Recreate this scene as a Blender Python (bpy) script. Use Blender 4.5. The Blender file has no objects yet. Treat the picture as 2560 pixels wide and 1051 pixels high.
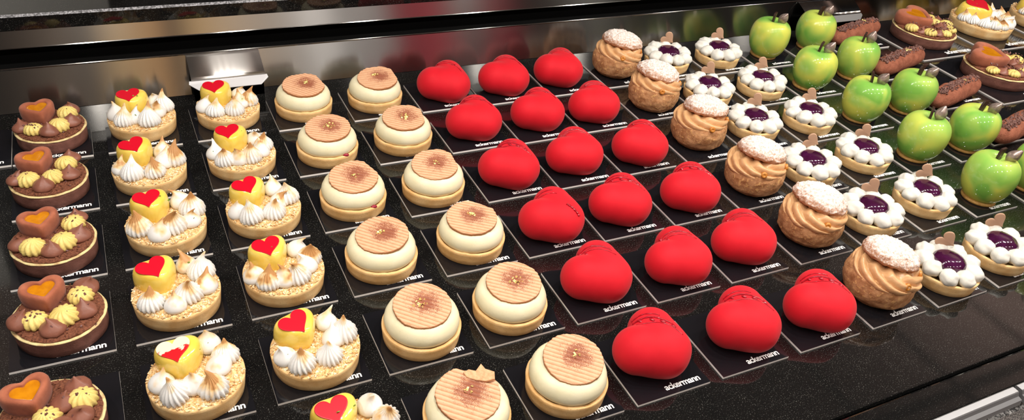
import bpy, bmesh, math, random
import numpy as np
from mathutils import Vector, Matrix, Euler, noise

random.seed(7)
PI = math.pi
scene = bpy.context.scene
COL = scene.collection

# ------------------------------------------------------------------ materials
def node_mat(name):
    m = bpy.data.materials.new(name)
    m.use_nodes = True
    nt = m.node_tree
    b = nt.nodes['Principled BSDF']
    return m, nt, b

def mat(name, c1, c2=None, scale=200, rough=.55, bump=0, bscale=600, spec=.4, coat=0, metal=0,
        lo=.35, hi=.65, sss=0, sheen=0, detail=4, c3=None, s3=1500, t3=.66, emit=0):
    m, nt, b = node_mat(name)
    N, L = nt.nodes, nt.links
    b.inputs['Base Color'].default_value = (*c1, 1)
    b.inputs['Roughness'].default_value = rough
    b.inputs['Specular IOR Level'].default_value = spec
    b.inputs['Metallic'].default_value = metal
    b.inputs['Coat Weight'].default_value = coat
    b.inputs['Coat Roughness'].default_value = .04
    if sheen:
        b.inputs['Sheen Weight'].default_value = sheen
        b.inputs['Sheen Roughness'].default_value = .5
    if sss:
        b.inputs['Subsurface Weight'].default_value = sss
        b.inputs['Subsurface Radius'].default_value = (.004, .003, .002)
        b.inputs['Subsurface Scale'].default_value = 1
    tc = N.new('ShaderNodeTexCoord')
    oi = N.new('ShaderNodeObjectInfo')
    add = N.new('ShaderNodeVectorMath'); add.operation = 'ADD'
    mul = N.new('ShaderNodeVectorMath'); mul.operation = 'SCALE'
    mul.inputs['Scale'].default_value = 3.7
    cmb = N.new('ShaderNodeCombineXYZ')
    L.new(oi.outputs['Random'], cmb.inputs[0]); L.new(oi.outputs['Random'], cmb.inputs[1])
    L.new(cmb.outputs[0], mul.inputs[0])
    L.new(tc.outputs['Object'], add.inputs[0]); L.new(mul.outputs[0], add.inputs[1])
    col = None
    if c2 is not None:
        n = N.new('ShaderNodeTexNoise'); n.inputs['Scale'].default_value = scale; n.inputs['Detail'].default_value = detail
        L.new(add.outputs[0], n.inputs['Vector'])
        r = N.new('ShaderNodeValToRGB')
        r.color_ramp.elements[0].position = lo; r.color_ramp.elements[0].color = (*c1, 1)
        r.color_ramp.elements[1].position = hi; r.color_ramp.elements[1].color = (*c2, 1)
        L.new(n.outputs['Fac'], r.inputs['Fac'])
        col = r.outputs['Color']
    if c3 is not None:
        n = N.new('ShaderNodeTexNoise'); n.inputs['Scale'].default_value = s3; n.inputs['Detail'].default_value = 2
        L.new(add.outputs[0], n.inputs['Vector'])
        r = N.new('ShaderNodeValToRGB')
        r.color_ramp.elements[0].position = t3; r.color_ramp.elements[0].color = (0, 0, 0, 1)
        r.color_ramp.elements[1].position = t3 + .03; r.color_ramp.elements[1].color = (1, 1, 1, 1)
        L.new(n.outputs['Fac'], r.inputs['Fac'])
        mx = N.new('ShaderNodeMix'); mx.data_type = 'RGBA'
        L.new(r.outputs['Color'], mx.inputs['Factor'])
        if col is not None: L.new(col, mx.inputs['A'])
        else: mx.inputs['A'].default_value = (*c1, 1)
        mx.inputs['B'].default_value = (*c3, 1)
        col = mx.outputs['Result']
    if col is not None:
        L.new(col, b.inputs['Base Color'])
    if bump:
        n = N.new('ShaderNodeTexNoise'); n.inputs['Scale'].default_value = bscale; n.inputs['Detail'].default_value = 4
        L.new(add.outputs[0], n.inputs['Vector'])
        bp = N.new('ShaderNodeBump'); bp.inputs['Strength'].default_value = bump; bp.inputs['Distance'].default_value = .001
        L.new(n.outputs['Fac'], bp.inputs['Height'])
        L.new(bp.outputs['Normal'], b.inputs['Normal'])
    return m

M = {}
M['shell'] = mat('golden_pastry', (.86, .57, .27), (.72, .42, .16), 60, .6, .35, 900, .3, c3=(.42, .20, .07), s3=700, t3=.70)
M['shell_pale'] = mat('pale_pastry', (.88, .62, .31), (.76, .46, .19), 70, .6, .3, 900, .3, c3=(.5, .25, .09), s3=650, t3=.70)
M['choc_shell'] = mat('cocoa_pastry', (.23, .098, .075), (.15, .060, .045), 90, .7, .4, 900, .25, c3=(.28, .14, .10), s3=900, t3=.68)
M['choc_rim'] = mat('buttery_rim', (.74, .60, .30), (.45, .28, .13), 120, .55, .4, 700, .3, lo=.45, hi=.7)
M['choc_crumb'] = mat('cocoa_crumble', (.24, .088, .048), (.12, .044, .027), 500, .85, 1.0, 700, .15)
M['cocoa_heart'] = mat('cocoa_dusted_heart', (.42, .140, .078), (.31, .095, .052), 90, .9, .25, 1500, .1, sheen=.15)
M['orange_jelly'] = mat('orange_jelly', (.60, .23, .006), (.50, .17, .004), 150, .12, .15, 200, .5, coat=.6)
M['choc_cream'] = mat('chocolate_cream', (.27, .105, .070), (.215, .080, .052), 100, .38, .12, 500, .35)
M['van_cream'] = mat('vanilla_cream', (.80, .64, .22), (.72, .54, .16), 120, .45, .1, 500, .35, sss=.0)
M['nib'] = mat('cocoa_nib', (.12, .045, .040), (.20, .09, .078), 300, .5, .3, 900, .4)
M['nuts'] = mat('nut_crumble', (.88, .63, .32), (.70, .38, .13), 260, .5, .8, 900, .4, c3=(.92, .82, .60), s3=420, t3=.56)
M['yellow'] = mat('lemon_glaze', (.92, .70, .15), (.88, .61, .08), 60, .14, 0, 1, .5, coat=.5)
M['red_plaque'] = mat('red_plaque', (.60, .004, .020), None, 1, .28, 0, 1, .45)
M['half_plaque'] = None
M['zest'] = mat('lime_zest', (.25, .36, .05), (.12, .22, .03), 300, .5)
M['cream'] = mat('vanilla_cream_dome', (.83, .77, .55), (.79, .72, .48), 60, .42, .12, 350, .35, c3=(.30, .22, .11), s3=1300, t3=.735)
M['gold'] = mat('gold_leaf', (.98, .80, .30), None, 1, .35, .6, 900, .5, metal=.55)
M['jam'] = mat('red_jam', (.30, .01, .03), None, 1, .2, 0, 1, .5)
M['red'] = mat('red_velvet', (.64, .008, .020), (.58, .006, .016), 40, .66, .10, 1600, .20, sheen=.08)
M['drizzle'] = mat('red_glaze', (.36, .002, .012), None, 1, .16, 0, 1, .5, coat=.4)
M['bun'] = mat('choux_crackle', (.58, .31, .15), (.37, .16, .065), 110, .75, .9, 260, .2, c3=(.66, .37, .15), s3=260, t3=.60)
M['praline'] = mat('praline_cream', (.68, .40, .20), (.62, .34, .155), 120, .30, .1, 400, .35)
M['hazel'] = mat('caramel_hazelnut', (.62, .26, .05), (.45, .15, .02), 200, .25, .3, 500, .5)
M['wcream'] = mat('whipped_cream', (.76, .745, .69), (.70, .685, .62), 100, .42, .15, 300, .3, c3=(.35, .30, .22), s3=1500, t3=.745)
M['berry'] = mat('berry_jelly', (.055, .006, .042), (.035, .004, .020), 80, .10, .2, 180, .5, coat=.5)
M['tan_plaque'] = mat('tan_chocolate', (.56, .345, .23), None, 1, .5, 0, 1, .3)
M['biscuit'] = mat('biscuit', (.42, .24, .07), (.30, .15, .04), 200, .7, .4, 800, .3)
M['dark_choc'] = mat('dark_chocolate', (.045, .022, .016), (.03, .014, .010), 200, .3, 0, 1, .5)
M['silver_leaf'] = mat('silvered_chocolate', (.55, .44, .40), (.32, .23, .20), 150, .28, .1, 200, .5, metal=.55)
M['eclair'] = mat('cocoa_choux', (.33, .115, .068), (.22, .072, .042), 90, .85, .8, 700, .15, c3=(.30, .12, .07), s3=500, t3=.6)
M['cocoa_strip'] = mat('cocoa_strip', (.23, .115, .095), (.11, .048, .042), 400, .7, .9, 600, .3, c3=(.3, .17, .14), s3=500, t3=.6)
M['card_black'] = mat('gloss_black_card', (.008, .008, .010), None, 1, .07, 0, 1, .42)
M['card_edge'] = mat('cut_card_edge', (.95, .91, .88), None, 1, .5, 0, 1, .4)
M['white_ink'] = mat('white_lettering', (.95, .95, .95), None, 1, .45, 0, 1, .3)
M['void'] = mat('matte_black', (.004, .004, .004), None, 1, .9, 0, 1, .1)

def half_plaque():
    m, nt, b = node_mat('half_white_plaque')
    N, L = nt.nodes, nt.links
    tc = N.new('ShaderNodeTexCoord'); sp = N.new('ShaderNodeSeparateXYZ'); L.new(tc.outputs['Object'], sp.inputs[0])
    n = N.new('ShaderNodeTexNoise'); n.inputs['Scale'].default_value = 220; L.new(tc.outputs['Object'], n.inputs['Vector'])
    ma = N.new('ShaderNodeMath'); ma.operation = 'MULTIPLY_ADD'; L.new(n.outputs['Fac'], ma.inputs[0]); ma.inputs[1].default_value = .014
    L.new(sp.outputs['Y'], ma.inputs[2])
    r = N.new('ShaderNodeValToRGB'); e = r.color_ramp.elements
    mr = N.new('ShaderNodeMapRange'); mr.inputs['From Min'].default_value = .0035; mr.inputs['From Max'].default_value = .0145
    L.new(ma.outputs[0], mr.inputs['Value']); L.new(mr.outputs[0], r.inputs['Fac'])
    e[0].position = .40; e[0].color = (.66, .006, .012, 1); e[1].position = .52; e[1].color = (.85, .70, .52, 1)
    L.new(r.outputs['Color'], b.inputs['Base Color']); b.inputs['Roughness'].default_value = .28
    return m
M['half_plaque'] = half_plaque()

def meringue_mat():
    m, nt, b = node_mat('toasted_meringue')
    N, L = nt.nodes, nt.links
    tc = N.new('ShaderNodeTexCoord'); sp = N.new('ShaderNodeSeparateXYZ'); L.new(tc.outputs['Object'], sp.inputs[0])
    oi = N.new('ShaderNodeObjectInfo')
    cm = N.new('ShaderNodeCombineXYZ'); L.new(oi.outputs['Random'], cm.inputs[0])
    ad = N.new('ShaderNodeVectorMath'); ad.operation = 'ADD'; L.new(tc.outputs['Object'], ad.inputs[0]); L.new(cm.outputs[0], ad.inputs[1])
    n = N.new('ShaderNodeTexNoise'); n.inputs['Scale'].default_value = 75; n.inputs['Detail'].default_value = 2
    L.new(ad.outputs[0], n.inputs['Vector'])
    a = N.new('ShaderNodeMath'); a.operation = 'MULTIPLY_ADD'      # z*55 + noise
    L.new(sp.outputs['Z'], a.inputs[0]); a.inputs[1].default_value = 38
    c = N.new('ShaderNodeMath'); c.operation = 'MULTIPLY'; L.new(n.outputs['Fac'], c.inputs[0]); c.inputs[1].default_value = 1.25
    L.new(c.outputs[0], a.inputs[2])
    d = N.new('ShaderNodeMath'); d.operation = 'MULTIPLY_ADD'; L.new(oi.outputs['Random'], d.inputs[0]); d.inputs[1].default_value = .42
    L.new(a.outputs[0], d.inputs[2])
    r = N.new('ShaderNodeValToRGB'); e = r.color_ramp.elements
    e[0].position = .78; e[0].color = (.80, .79, .77, 1)
    e[1].position = .93; e[1].color = (.78, .55, .28, 1)
    k = e.new(1.0); k.color = (.50, .25, .09, 1)
    sc = N.new('ShaderNodeMath'); sc.operation = 'MULTIPLY'; sc.inputs[1].default_value = .60
    L.new(d.outputs[0], sc.inputs[0]); L.new(sc.outputs[0], r.inputs['Fac'])
    L.new(r.outputs['Color'], b.inputs['Base Color'])
    b.inputs['Roughness'].default_value = .42; b.inputs['Specular IOR Level'].default_value = .35
    return m
M['meringue'] = meringue_mat()

def chestnut_mat():
    m, nt, b = node_mat('chestnut_disc')
    N, L = nt.nodes, nt.links
    tc = N.new('ShaderNodeTexCoord'); oi = N.new('ShaderNodeObjectInfo')
    cm = N.new('ShaderNodeCombineXYZ'); L.new(oi.outputs['Random'], cm.inputs[0])
    ad = N.new('ShaderNodeVectorMath'); ad.operation = 'ADD'; L.new(tc.outputs['Object'], ad.inputs[0]); L.new(cm.outputs[0], ad.inputs[1])
    # cocoa dust: dense in the middle, thinning outwards
    mp = N.new('ShaderNodeVectorMath'); mp.operation = 'MULTIPLY'; mp.inputs[1].default_value = (1, 1, 0)
    off = N.new('ShaderNodeVectorMath'); off.operation = 'ADD'; off.inputs[1].default_value = (-.002, -.004, 0)
    L.new(tc.outputs['Object'], off.inputs[0]); L.new(off.outputs[0], mp.inputs[0])
    ln = N.new('ShaderNodeVectorMath'); ln.operation = 'LENGTH'; L.new(mp.outputs[0], ln.inputs[0])
    mr = N.new('ShaderNodeMapRange'); mr.inputs['From Min'].default_value = .002; mr.inputs['From Max'].default_value = .024
    mr.inputs['To Min'].default_value = .28; mr.inputs['To Max'].default_value = -.13
    L.new(ln.outputs['Value'], mr.inputs['Value'])
    n1 = N.new('ShaderNodeTexNoise'); n1.inputs['Scale'].default_value = 1300; n1.inputs['Detail'].default_value = 3; n1.inputs['Roughness'].default_value = .7
    n2 = N.new('ShaderNodeTexNoise'); n2.inputs['Scale'].default_value = 130
    L.new(ad.outputs[0], n1.inputs['Vector']); L.new(ad.outputs[0], n2.inputs['Vector'])
    s = N.new('ShaderNodeMath'); s.operation = 'ADD'; L.new(n1.outputs['Fac'], s.inputs[0]); L.new(mr.outputs[0], s.inputs[1])
    s2 = N.new('ShaderNodeMath'); s2.operation = 'MULTIPLY_ADD'; L.new(n2.outputs['Fac'], s2.inputs[0]); s2.inputs[1].default_value = .35; L.new(s.outputs[0], s2.inputs[2])
    r = N.new('ShaderNodeValToRGB'); r.color_ramp.elements[0].position = .70; r.color_ramp.elements[1].position = .80
    r.color_ramp.elements[0].color = (0, 0, 0, 1); r.color_ramp.elements[1].color = (.92, .92, .92, 1)
    L.new(s2.outputs[0], r.inputs['Fac'])
    sp = N.new('ShaderNodeSeparateXYZ'); L.new(tc.outputs['Object'], sp.inputs[0])
    zr = N.new('ShaderNodeMapRange'); zr.inputs['From Min'].default_value = .0036; zr.inputs['From Max'].default_value = .0049
    L.new(sp.outputs['Z'], zr.inputs['Value'])
    bs = N.new('ShaderNodeMix'); bs.data_type = 'RGBA'
    bs.inputs['A'].default_value = (.42, .17, .065, 1); bs.inputs['B'].default_value = (.77, .44, .265, 1)  # low parts drawn darker, ridge shade put into the colour
    L.new(zr.outputs[0], bs.inputs['Factor'])
    def ma(op, a, bb=None, c=None):
        q = N.new('ShaderNodeMath'); q.operation = op
        for i, v in enumerate((a, bb, c)):
            if v is None: continue
            if isinstance(v, (int, float)): q.inputs[i].default_value = v
            else: L.new(v, q.inputs[i])
        return q.outputs[0]
    yy = ma('MULTIPLY_ADD', sp.outputs['X'], .06, sp.outputs['Y'])
    yy = ma('MULTIPLY_ADD', n2.outputs['Fac'], .0012, yy)
    g = ma('ABSOLUTE', ma('SINE', ma('MULTIPLY', yy, PI / .0046)))
    gr = N.new('ShaderNodeMapRange'); gr.inputs['From Min'].default_value = .05; gr.inputs['From Max'].default_value = .5  # groove lines darkened, their shade painted into the colour
    gr.inputs['To Min'].default_value = .75; gr.inputs['To Max'].default_value = 0
    L.new(g, gr.inputs['Value'])
    gm = N.new('ShaderNodeMix'); gm.data_type = 'RGBA'
    L.new(gr.outputs[0], gm.inputs['Factor']); L.new(bs.outputs['Result'], gm.inputs['A']); gm.inputs['B'].default_value = (.40, .17, .075, 1)
    mx = N.new('ShaderNodeMix'); mx.data_type = 'RGBA'
    L.new(r.outputs['Color'], mx.inputs['Factor']); L.new(gm.outputs['Result'], mx.inputs['A'])
    mx.inputs['B'].default_value = (.27, .075, .038, 1)
    L.new(mx.outputs['Result'], b.inputs['Base Color'])
    b.inputs['Roughness'].default_value = .55; b.inputs['Specular IOR Level'].default_value = .3
    return m
M['chestnut'] = chestnut_mat()

def lid_mat():
    m, nt, b = node_mat('sugared_choux_lid')
    N, L = nt.nodes, nt.links
    tc = N.new('ShaderNodeTexCoord'); oi = N.new('ShaderNodeObjectInfo')
    cm = N.new('ShaderNodeCombineXYZ'); L.new(oi.outputs['Random'], cm.inputs[0])
    ad = N.new('ShaderNodeVectorMath'); ad.operation = 'ADD'; L.new(tc.outputs['Object'], ad.inputs[0]); L.new(cm.outputs[0], ad.inputs[1])
    n1 = N.new('ShaderNodeTexNoise'); n1.inputs['Scale'].default_value = 420; n1.inputs['Detail'].default_value = 6; n1.inputs['Roughness'].default_value = .7
    L.new(ad.outputs[0], n1.inputs['Vector'])
    ge = N.new('ShaderNodeSeparateXYZ'); L.new(tc.outputs['Normal'], ge.inputs[0])
    a = N.new('ShaderNodeMath'); a.operation = 'MULTIPLY_ADD'; L.new(ge.outputs['Z'], a.inputs[0]); a.inputs[1].default_value = .30; L.new(n1.outputs['Fac'], a.inputs[2])
    r = N.new('ShaderNodeValToRGB'); r.color_ramp.elements[0].position = .54; r.color_ramp.elements[1].position = .84
    r.color_ramp.elements[0].color = (0, 0, 0, 1); r.color_ramp.elements[1].color = (.95, .95, .95, 1)
    L.new(a.outputs[0], r.inputs['Fac'])
    mx = N.new('ShaderNodeMix'); mx.data_type = 'RGBA'
    mx.inputs['A'].default_value = (.47, .245, .14, 1); mx.inputs['B'].default_value = (.86, .82, .79, 1)
    L.new(r.outputs['Color'], mx.inputs['Factor']); L.new(mx.outputs['Result'], b.inputs['Base Color'])
    n = N.new('ShaderNodeTexNoise'); n.inputs['Scale'].default_value = 300; n.inputs['Detail'].default_value = 4; L.new(ad.outputs[0], n.inputs['Vector'])
    bp = N.new('ShaderNodeBump'); bp.inputs['Strength'].default_value = 1; bp.inputs['Distance'].default_value = .0016
    L.new(n.outputs['Fac'], bp.inputs['Height']); L.new(bp.outputs['Normal'], b.inputs['Normal'])
    b.inputs['Roughness'].default_value = .85; b.inputs['Specular IOR Level'].default_value = .15
    return m
M['lid'] = lid_mat()
M['chestnut_plain'] = mat('chestnut_piece', (.78, .45, .25), (.62, .31, .15), 250, .55, .5, 600, .3)

def apple_mat():
    m, nt, b = node_mat('green_apple_glaze')
    N, L = nt.nodes, nt.links
    tc = N.new('ShaderNodeTexCoord'); oi = N.new('ShaderNodeObjectInfo')
    cm = N.new('ShaderNodeCombineXYZ'); L.new(oi.outputs['Random'], cm.inputs[0]); L.new(oi.outputs['Random'], cm.inputs[2])
    ad = N.new('ShaderNodeVectorMath'); ad.operation = 'ADD'; L.new(tc.outputs['Object'], ad.inputs[0]); L.new(cm.outputs[0], ad.inputs[1])
    n1 = N.new('ShaderNodeTexNoise'); n1.inputs['Scale'].default_value = 22; n1.inputs['Detail'].default_value = 1.5; n1.inputs['Distortion'].default_value = .6
    L.new(ad.outputs[0], n1.inputs['Vector'])
    r = N.new('ShaderNodeValToRGB'); e = r.color_ramp.elements
    e[0].position = .36; e[0].color = (.20, .45, .07, 1)
    e[1].position = .66; e[1].color = (.60, .63, .10, 1)
    k = e.new(.5); k.color = (.37, .55, .10, 1)
    L.new(n1.outputs['Fac'], r.inputs['Fac'])
    L.new(r.outputs['Color'], b.inputs['Base Color'])
    b.inputs['Roughness'].default_value = .40; b.inputs['Specular IOR Level'].default_value = .15; b.inputs['Coat Weight'].default_value = .8; b.inputs['Coat Roughness'].default_value = .03
    return m
M['apple'] = apple_mat()

def granite_mat(name='black_granite', rough=.10, specks=1.0, base=(.006, .006, .006)):
    m, nt, b = node_mat(name)
    N, L = nt.nodes, nt.links
    tc = N.new('ShaderNodeTexCoord')
    n = N.new('ShaderNodeTexNoise'); n.inputs['Scale'].default_value = 780; n.inputs['Detail'].default_value = 3; n.inputs['Roughness'].default_value = .65
    L.new(tc.outputs['Object'], n.inputs['Vector'])
    v = N.new('ShaderNodeTexNoise'); v.inputs['Scale'].default_value = 60; L.new(tc.outputs['Object'], v.inputs['Vector'])
    a = N.new('ShaderNodeMath'); a.operation = 'MULTIPLY_ADD'; L.new(v.outputs['Fac'], a.inputs[0]); a.inputs[1].default_value = .12; L.new(n.outputs['Fac'], a.inputs[2])
    r = N.new('ShaderNodeValToRGB'); e = r.color_ramp.elements
    e[0].position = .655; e[0].color = (*base, 1)
    e[1].position = .76; e[1].color = (.13 * specks, .127 * specks, .115 * specks, 1)
    L.new(a.outputs[0], r.inputs['Fac']); L.new(r.outputs['Color'], b.inputs['Base Color'])
    b.inputs['Roughness'].default_value = rough; b.inputs['Specular IOR Level'].default_value = .5
    return m
M['granite'] = granite_mat(rough=.055)
M['granite_dark'] = granite_mat('polished_dark_granite', .05, .5)
M['chip'] = mat('cut_granite_edge', (.05, .05, .055), (.34, .34, .37), 330, .3, 1, 500, .6, lo=.42, hi=.6)

def steel_mat(name, col=(.33, .322, .31), rough=.14, aniso=.96, bump=.004):
    m, nt, b = node_mat(name)
    N, L = nt.nodes, nt.links
    b.inputs['Base Color'].default_value = (*col, 1); b.inputs['Metallic'].default_value = 1
    b.inputs['Roughness'].default_value = rough; b.inputs['Anisotropic'].default_value = aniso
    tg = N.new('ShaderNodeTangent'); tg.direction_type = 'UV_MAP'; tg.uv_map = 'brush'
    L.new(tg.outputs[0], b.inputs['Tangent'])
    tc = N.new('ShaderNodeTexCoord'); mp = N.new('ShaderNodeMapping')
    mp.inputs['Scale'].default_value = (3, 900, 900); L.new(tc.outputs['Object'], mp.inputs['Vector'])
    n = N.new('ShaderNodeTexNoise'); n.inputs['Scale'].default_value = 1; n.inputs['Detail'].default_value = 2
    L.new(mp.outputs[0], n.inputs['Vector'])
    bp = N.new('ShaderNodeBump'); bp.inputs['Strength'].default_value = bump; bp.inputs['Distance'].default_value = .0006
    L.new(n.outputs['Fac'], bp.inputs['Height']); L.new(bp.outputs['Normal'], b.inputs['Normal'])
    return m
M['steel'] = steel_mat('brushed_steel')
M['steel_light'] = steel_mat('satin_steel', (.95, .92, .89), .40, .8)
M['steel_dark'] = steel_mat('steel_dark_reflection', (.22, .21, .20), .2, .3)  # right price holder, dark reflection put into the base colour
M['alu'] = mat('satin_aluminium', (.62, .62, .64), None, 1, .4, 0, 1, .5, metal=.35)
M['alu_dark'] = mat('shaded_aluminium', (.22, .22, .22), None, 1, .4, 0, 1, .5, metal=.35)  # darker copy for the right holder's lip, shade put into the colour
M['rail'] = mat('satin_rail', (.26, .26, .27), None, 1, .32, 0, 1, .5, metal=.5)
M['chrome'] = mat('chrome', (.80, .80, .80), None, 1, .12, 0, 1, .5, metal=1)
M['terrazzo'] = mat('speckled_stone', (.10, .098, .10), (.62, .61, .60), 420, .6, 0, 1, .4, lo=.45, hi=.58)

# ------------------------------------------------------------------ mesh helpers
def mesh_from(name, verts, faces, mats, smooth=True, fmat=None):
    me = bpy.data.meshes.new(name)
    me.from_pydata([tuple(v) for v in verts], [], [tuple(f) for f in faces])
    for m in (mats if isinstance(mats, (list, tuple)) else [mats]):
        me.materials.append(m)
    if fmat:
        for i, p in enumerate(me.polygons): p.material_index = fmat[i]
    bm = bmesh.new(); bm.from_mesh(me)
    bmesh.ops.recalc_face_normals(bm, faces=bm.faces)
    bm.to_mesh(me); bm.free()
    me.polygons.foreach_set('use_smooth', [smooth] * len(me.polygons))
    me.update()
    return me

def obj(name, me, parent=None, loc=(0, 0, 0), rot=(0, 0, 0), scale=(1, 1, 1), kind=None):
    o = bpy.data.objects.new(name, me)
    COL.objects.link(o)
    if parent: o.parent = parent
    o.location = loc; o.rotation_euler = rot; o.scale = scale
    if kind: o['kind'] = kind
    return o

def thing(name, label, cat, loc=(0, 0, 0), rotz=0, group=None):
    o = bpy.data.objects.new(name, None)
    COL.objects.link(o)
    o.empty_display_size = .02
    o.location = loc; o.rotation_euler = (0, 0, rotz)
    o['label'] = label; o['category'] = cat
    if group: o['group'] = group
    return o

def tag(o, label, cat, group=None):
    o['label'] = label; o['category'] = cat
    if group: o['group'] = group
    return o

def fbm(p, s, seed=0, oct=3):
    q = Vector((p[0] * s + seed * 13.1, p[1] * s + seed * 7.7, p[2] * s + seed * 3.3))
    return noise.fractal(q, .8, 2.0, oct)

def rings_mesh(name, rings, mats, cap0=True, cap1=True, smooth=True, fmat=None):
    """rings: list of equal-length closed loops of points"""
    n = len(rings[0]); V = []; F = []
    for rg in rings: V += [tuple(p) for p in rg]
    for i in range(len(rings) - 1):
        for j in range(n):
            a = i * n + j; b = i * n + (j + 1) % n
            F.append((a, b, b + n, a + n))
    for cap, rg, base in ((cap0, rings[0], 0), (cap1, rings[-1], (len(rings) - 1) * n)):
        if cap:
            c = len(V); V.append(tuple(np.mean(np.array([tuple(p) for p in rg]), 0)))
            for j in range(n): F.append((base + j, base + (j + 1) % n, c))
    return mesh_from(name, V, F, mats, smooth, fmat)

def lathe(name, prof, mats, n=56, f=None, smooth=True):
    rings = []
    for r, z in prof:
        rg = []
        for j in range(n):
            t = 2 * PI * j / n
            p = [r * math.cos(t), r * math.sin(t), z]
            if f: p = f(p, r, z, t)
            rg.append(p)
        rings.append(rg)
    return rings_mesh(name, rings, mats, True, True, smooth)

def box_vf(c, s, rot=None):
    V = []
    for x in (-1, 1):
        for y in (-1, 1):
            for z in (-1, 1):
                v = Vector((x * s[0] / 2, y * s[1] / 2, z * s[2] / 2))
                if rot is not None: v = rot @ v
                V.append(v + Vector(c))
    F = [(0, 1, 3, 2), (4, 6, 7, 5), (0, 4, 5, 1), (2, 3, 7, 6), (0, 2, 6, 4), (1, 5, 7, 3)]
    return V, F

def join_vf(parts):
    V = []; F = []
    for v, f in parts:
        k = len(V); V += list(v); F += [tuple(i + k for i in q) for q in f]
    return V, F

def box_mesh(name, lo, hi, m, bevel=0):
    c = [(a + b) / 2 for a, b in zip(lo, hi)]; s = [b - a for a, b in zip(lo, hi)]
    V, F = box_vf(c, s)
    me = mesh_from(name, V, F, m, False)
    if bevel:
        bm = bmesh.new(); bm.from_mesh(me)
        bmesh.ops.bevel(bm, geom=bm.edges[:], offset=bevel, segments=2, affect='EDGES', profile=.6)
        bm.to_mesh(me); bm.free()
    return me

def extrude_yz(name, pts, x0, x1, m, smooth=False):
    """closed profile in (y,z) extruded along x"""
    n = len(pts)
    V = [(x0, y, z) for y, z in pts] + [(x1, y, z) for y, z in pts]
    F = [(i, (i + 1) % n, n + (i + 1) % n, n + i) for i in range(n)]
    F += [tuple(range(n - 1, -1, -1)), tuple(range(n, 2 * n))]
    me = mesh_from(name, V, F, m, smooth)
    uv = me.uv_layers.new(name='brush')          # u runs across the brushing (up the sheet)
    for lp in me.loops:
        c = me.vertices[lp.vertex_index].co
        uv.data[lp.index].uv = (c.z + c.y * .3, c.x)
    return me

def tube_vf(path, rad, ns=6):
    V = []; F = []; n = len(path)
    path = [Vector(p) for p in path]
    for i, p in enumerate(path):
        t = (path[min(i + 1, n - 1)] - path[max(i - 1, 0)]).normalized()
        u = t.cross(Vector((0, 0, 1)));  u = u.normalized() if u.length > 1e-6 else Vector((1, 0, 0))
        w = t.cross(u)
        r = rad[i] if hasattr(rad, '__len__') else rad
        for k in range(ns):
            a = 2 * PI * k / ns
            V.append(p + (u * math.cos(a) + w * math.sin(a)) * r)
    for i in range(n - 1):
        for k in range(ns):
            a = i * ns + k; b = i * ns + (k + 1) % ns
            F.append((a, b, b + ns, a + ns))
    F.append(tuple(range(ns))); F.append(tuple(range((n - 1) * ns, n * ns)))
    return V, F

def blob_vf(c, r, nu=10, nv=7):
    V = []; F = []
    for i in range(nv + 1):
        ph = PI * i / nv
        for j in range(nu):
            t = 2 * PI * j / nu
            V.append(Vector((c[0] + r[0] * math.sin(ph) * math.cos(t), c[1] + r[1] * math.sin(ph) * math.sin(t), c[2] + r[2] * math.cos(ph))))
    for i in range(nv):
        for j in range(nu):
            F.append((i * nu + j, i * nu + (j + 1) % nu, (i + 1) * nu + (j + 1) % nu, (i + 1) * nu + j))
    return V, F

def heart_outline(w, n=64, squash=1.0):
    """classic heart, tip to -y, width w, centred"""
    P = []
    for j in range(n):
        t = 2 * PI * j / n
        x = 16 * math.sin(t) ** 3
        y = 13 * math.cos(t) - 5 * math.cos(2 * t) - 2 * math.cos(3 * t) - math.cos(4 * t)
        P.append((x / 32 * w, (y + 2.5) / 32 * w * squash))
    return P

def heart_round(w, n=72, k=.55, squash=1.0, smooth=3):
    P = np.array(heart_outline(w, n, squash))
    Q = np.vstack([P, P[:1]]); d = np.r_[0, np.cumsum(np.linalg.norm(np.diff(Q, axis=0), axis=1))]
    u = np.linspace(0, d[-1], n, endpoint=False)
    P = np.stack([np.interp(u, d, Q[:, 0]), np.interp(u, d, Q[:, 1])], 1)
    for _ in range(smooth):
        P = (np.roll(P, 1, 0) + 2 * P + np.roll(P, -1, 0)) / 4
    return P * (w / (P[:, 0].max() - P[:, 0].min()))

def heart_solid(name, w, prof, m, squash=.92, smooth=3, n=72, dome=0, rough=0, seed=0):
    """prof: list of (scale, z)"""
    P = heart_round(w, n, squash=squash, smooth=smooth)
    c = np.array([0, .03 * w])
    rings = []
    for s, z in prof:
        rg = []
        for x, y in P:
            q = [c[0] + (x - c[0]) * s, c[1] + (y - c[1]) * s, z]
            if rough:
                d = 1 + rough * fbm(q, 160, seed)
                q = [q[0] * d, q[1] * d, q[2]]
            rg.append(q)
        rings.append(rg)
    return rings_mesh(name, rings, m)

# ------------------------------------------------------------------ prototype meshes
def shell_mesh(name, r, h, m, flare=.97, seed=0, lip=.0032, wob=.006, inner=.004):
    prof = [(r * flare * .96, 0), (r * flare, .0010), (r * (flare * .6 + .4), h * .4), (r * (flare * .2 + .8), h * .75), (r, h - .0010), (r - .0008, h - .0001),
            (r - lip, h), (r - lip - .0008, h - .0008), (r - lip - .001, h - inner), (.004, h - inner)]
    def f(p, rr, z, t):
        d = 1 + wob * fbm((math.cos(t) * r, math.sin(t) * r, z * .6), 70, seed)
        zz = z + (.0007 * fbm((math.cos(t) * r, math.sin(t) * r, 0), 110, seed + 5) if z > h * .6 else 0)
        return [p[0] * d, p[1] * d, zz]
    return lathe(name, prof, m, 72, f)

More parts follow.
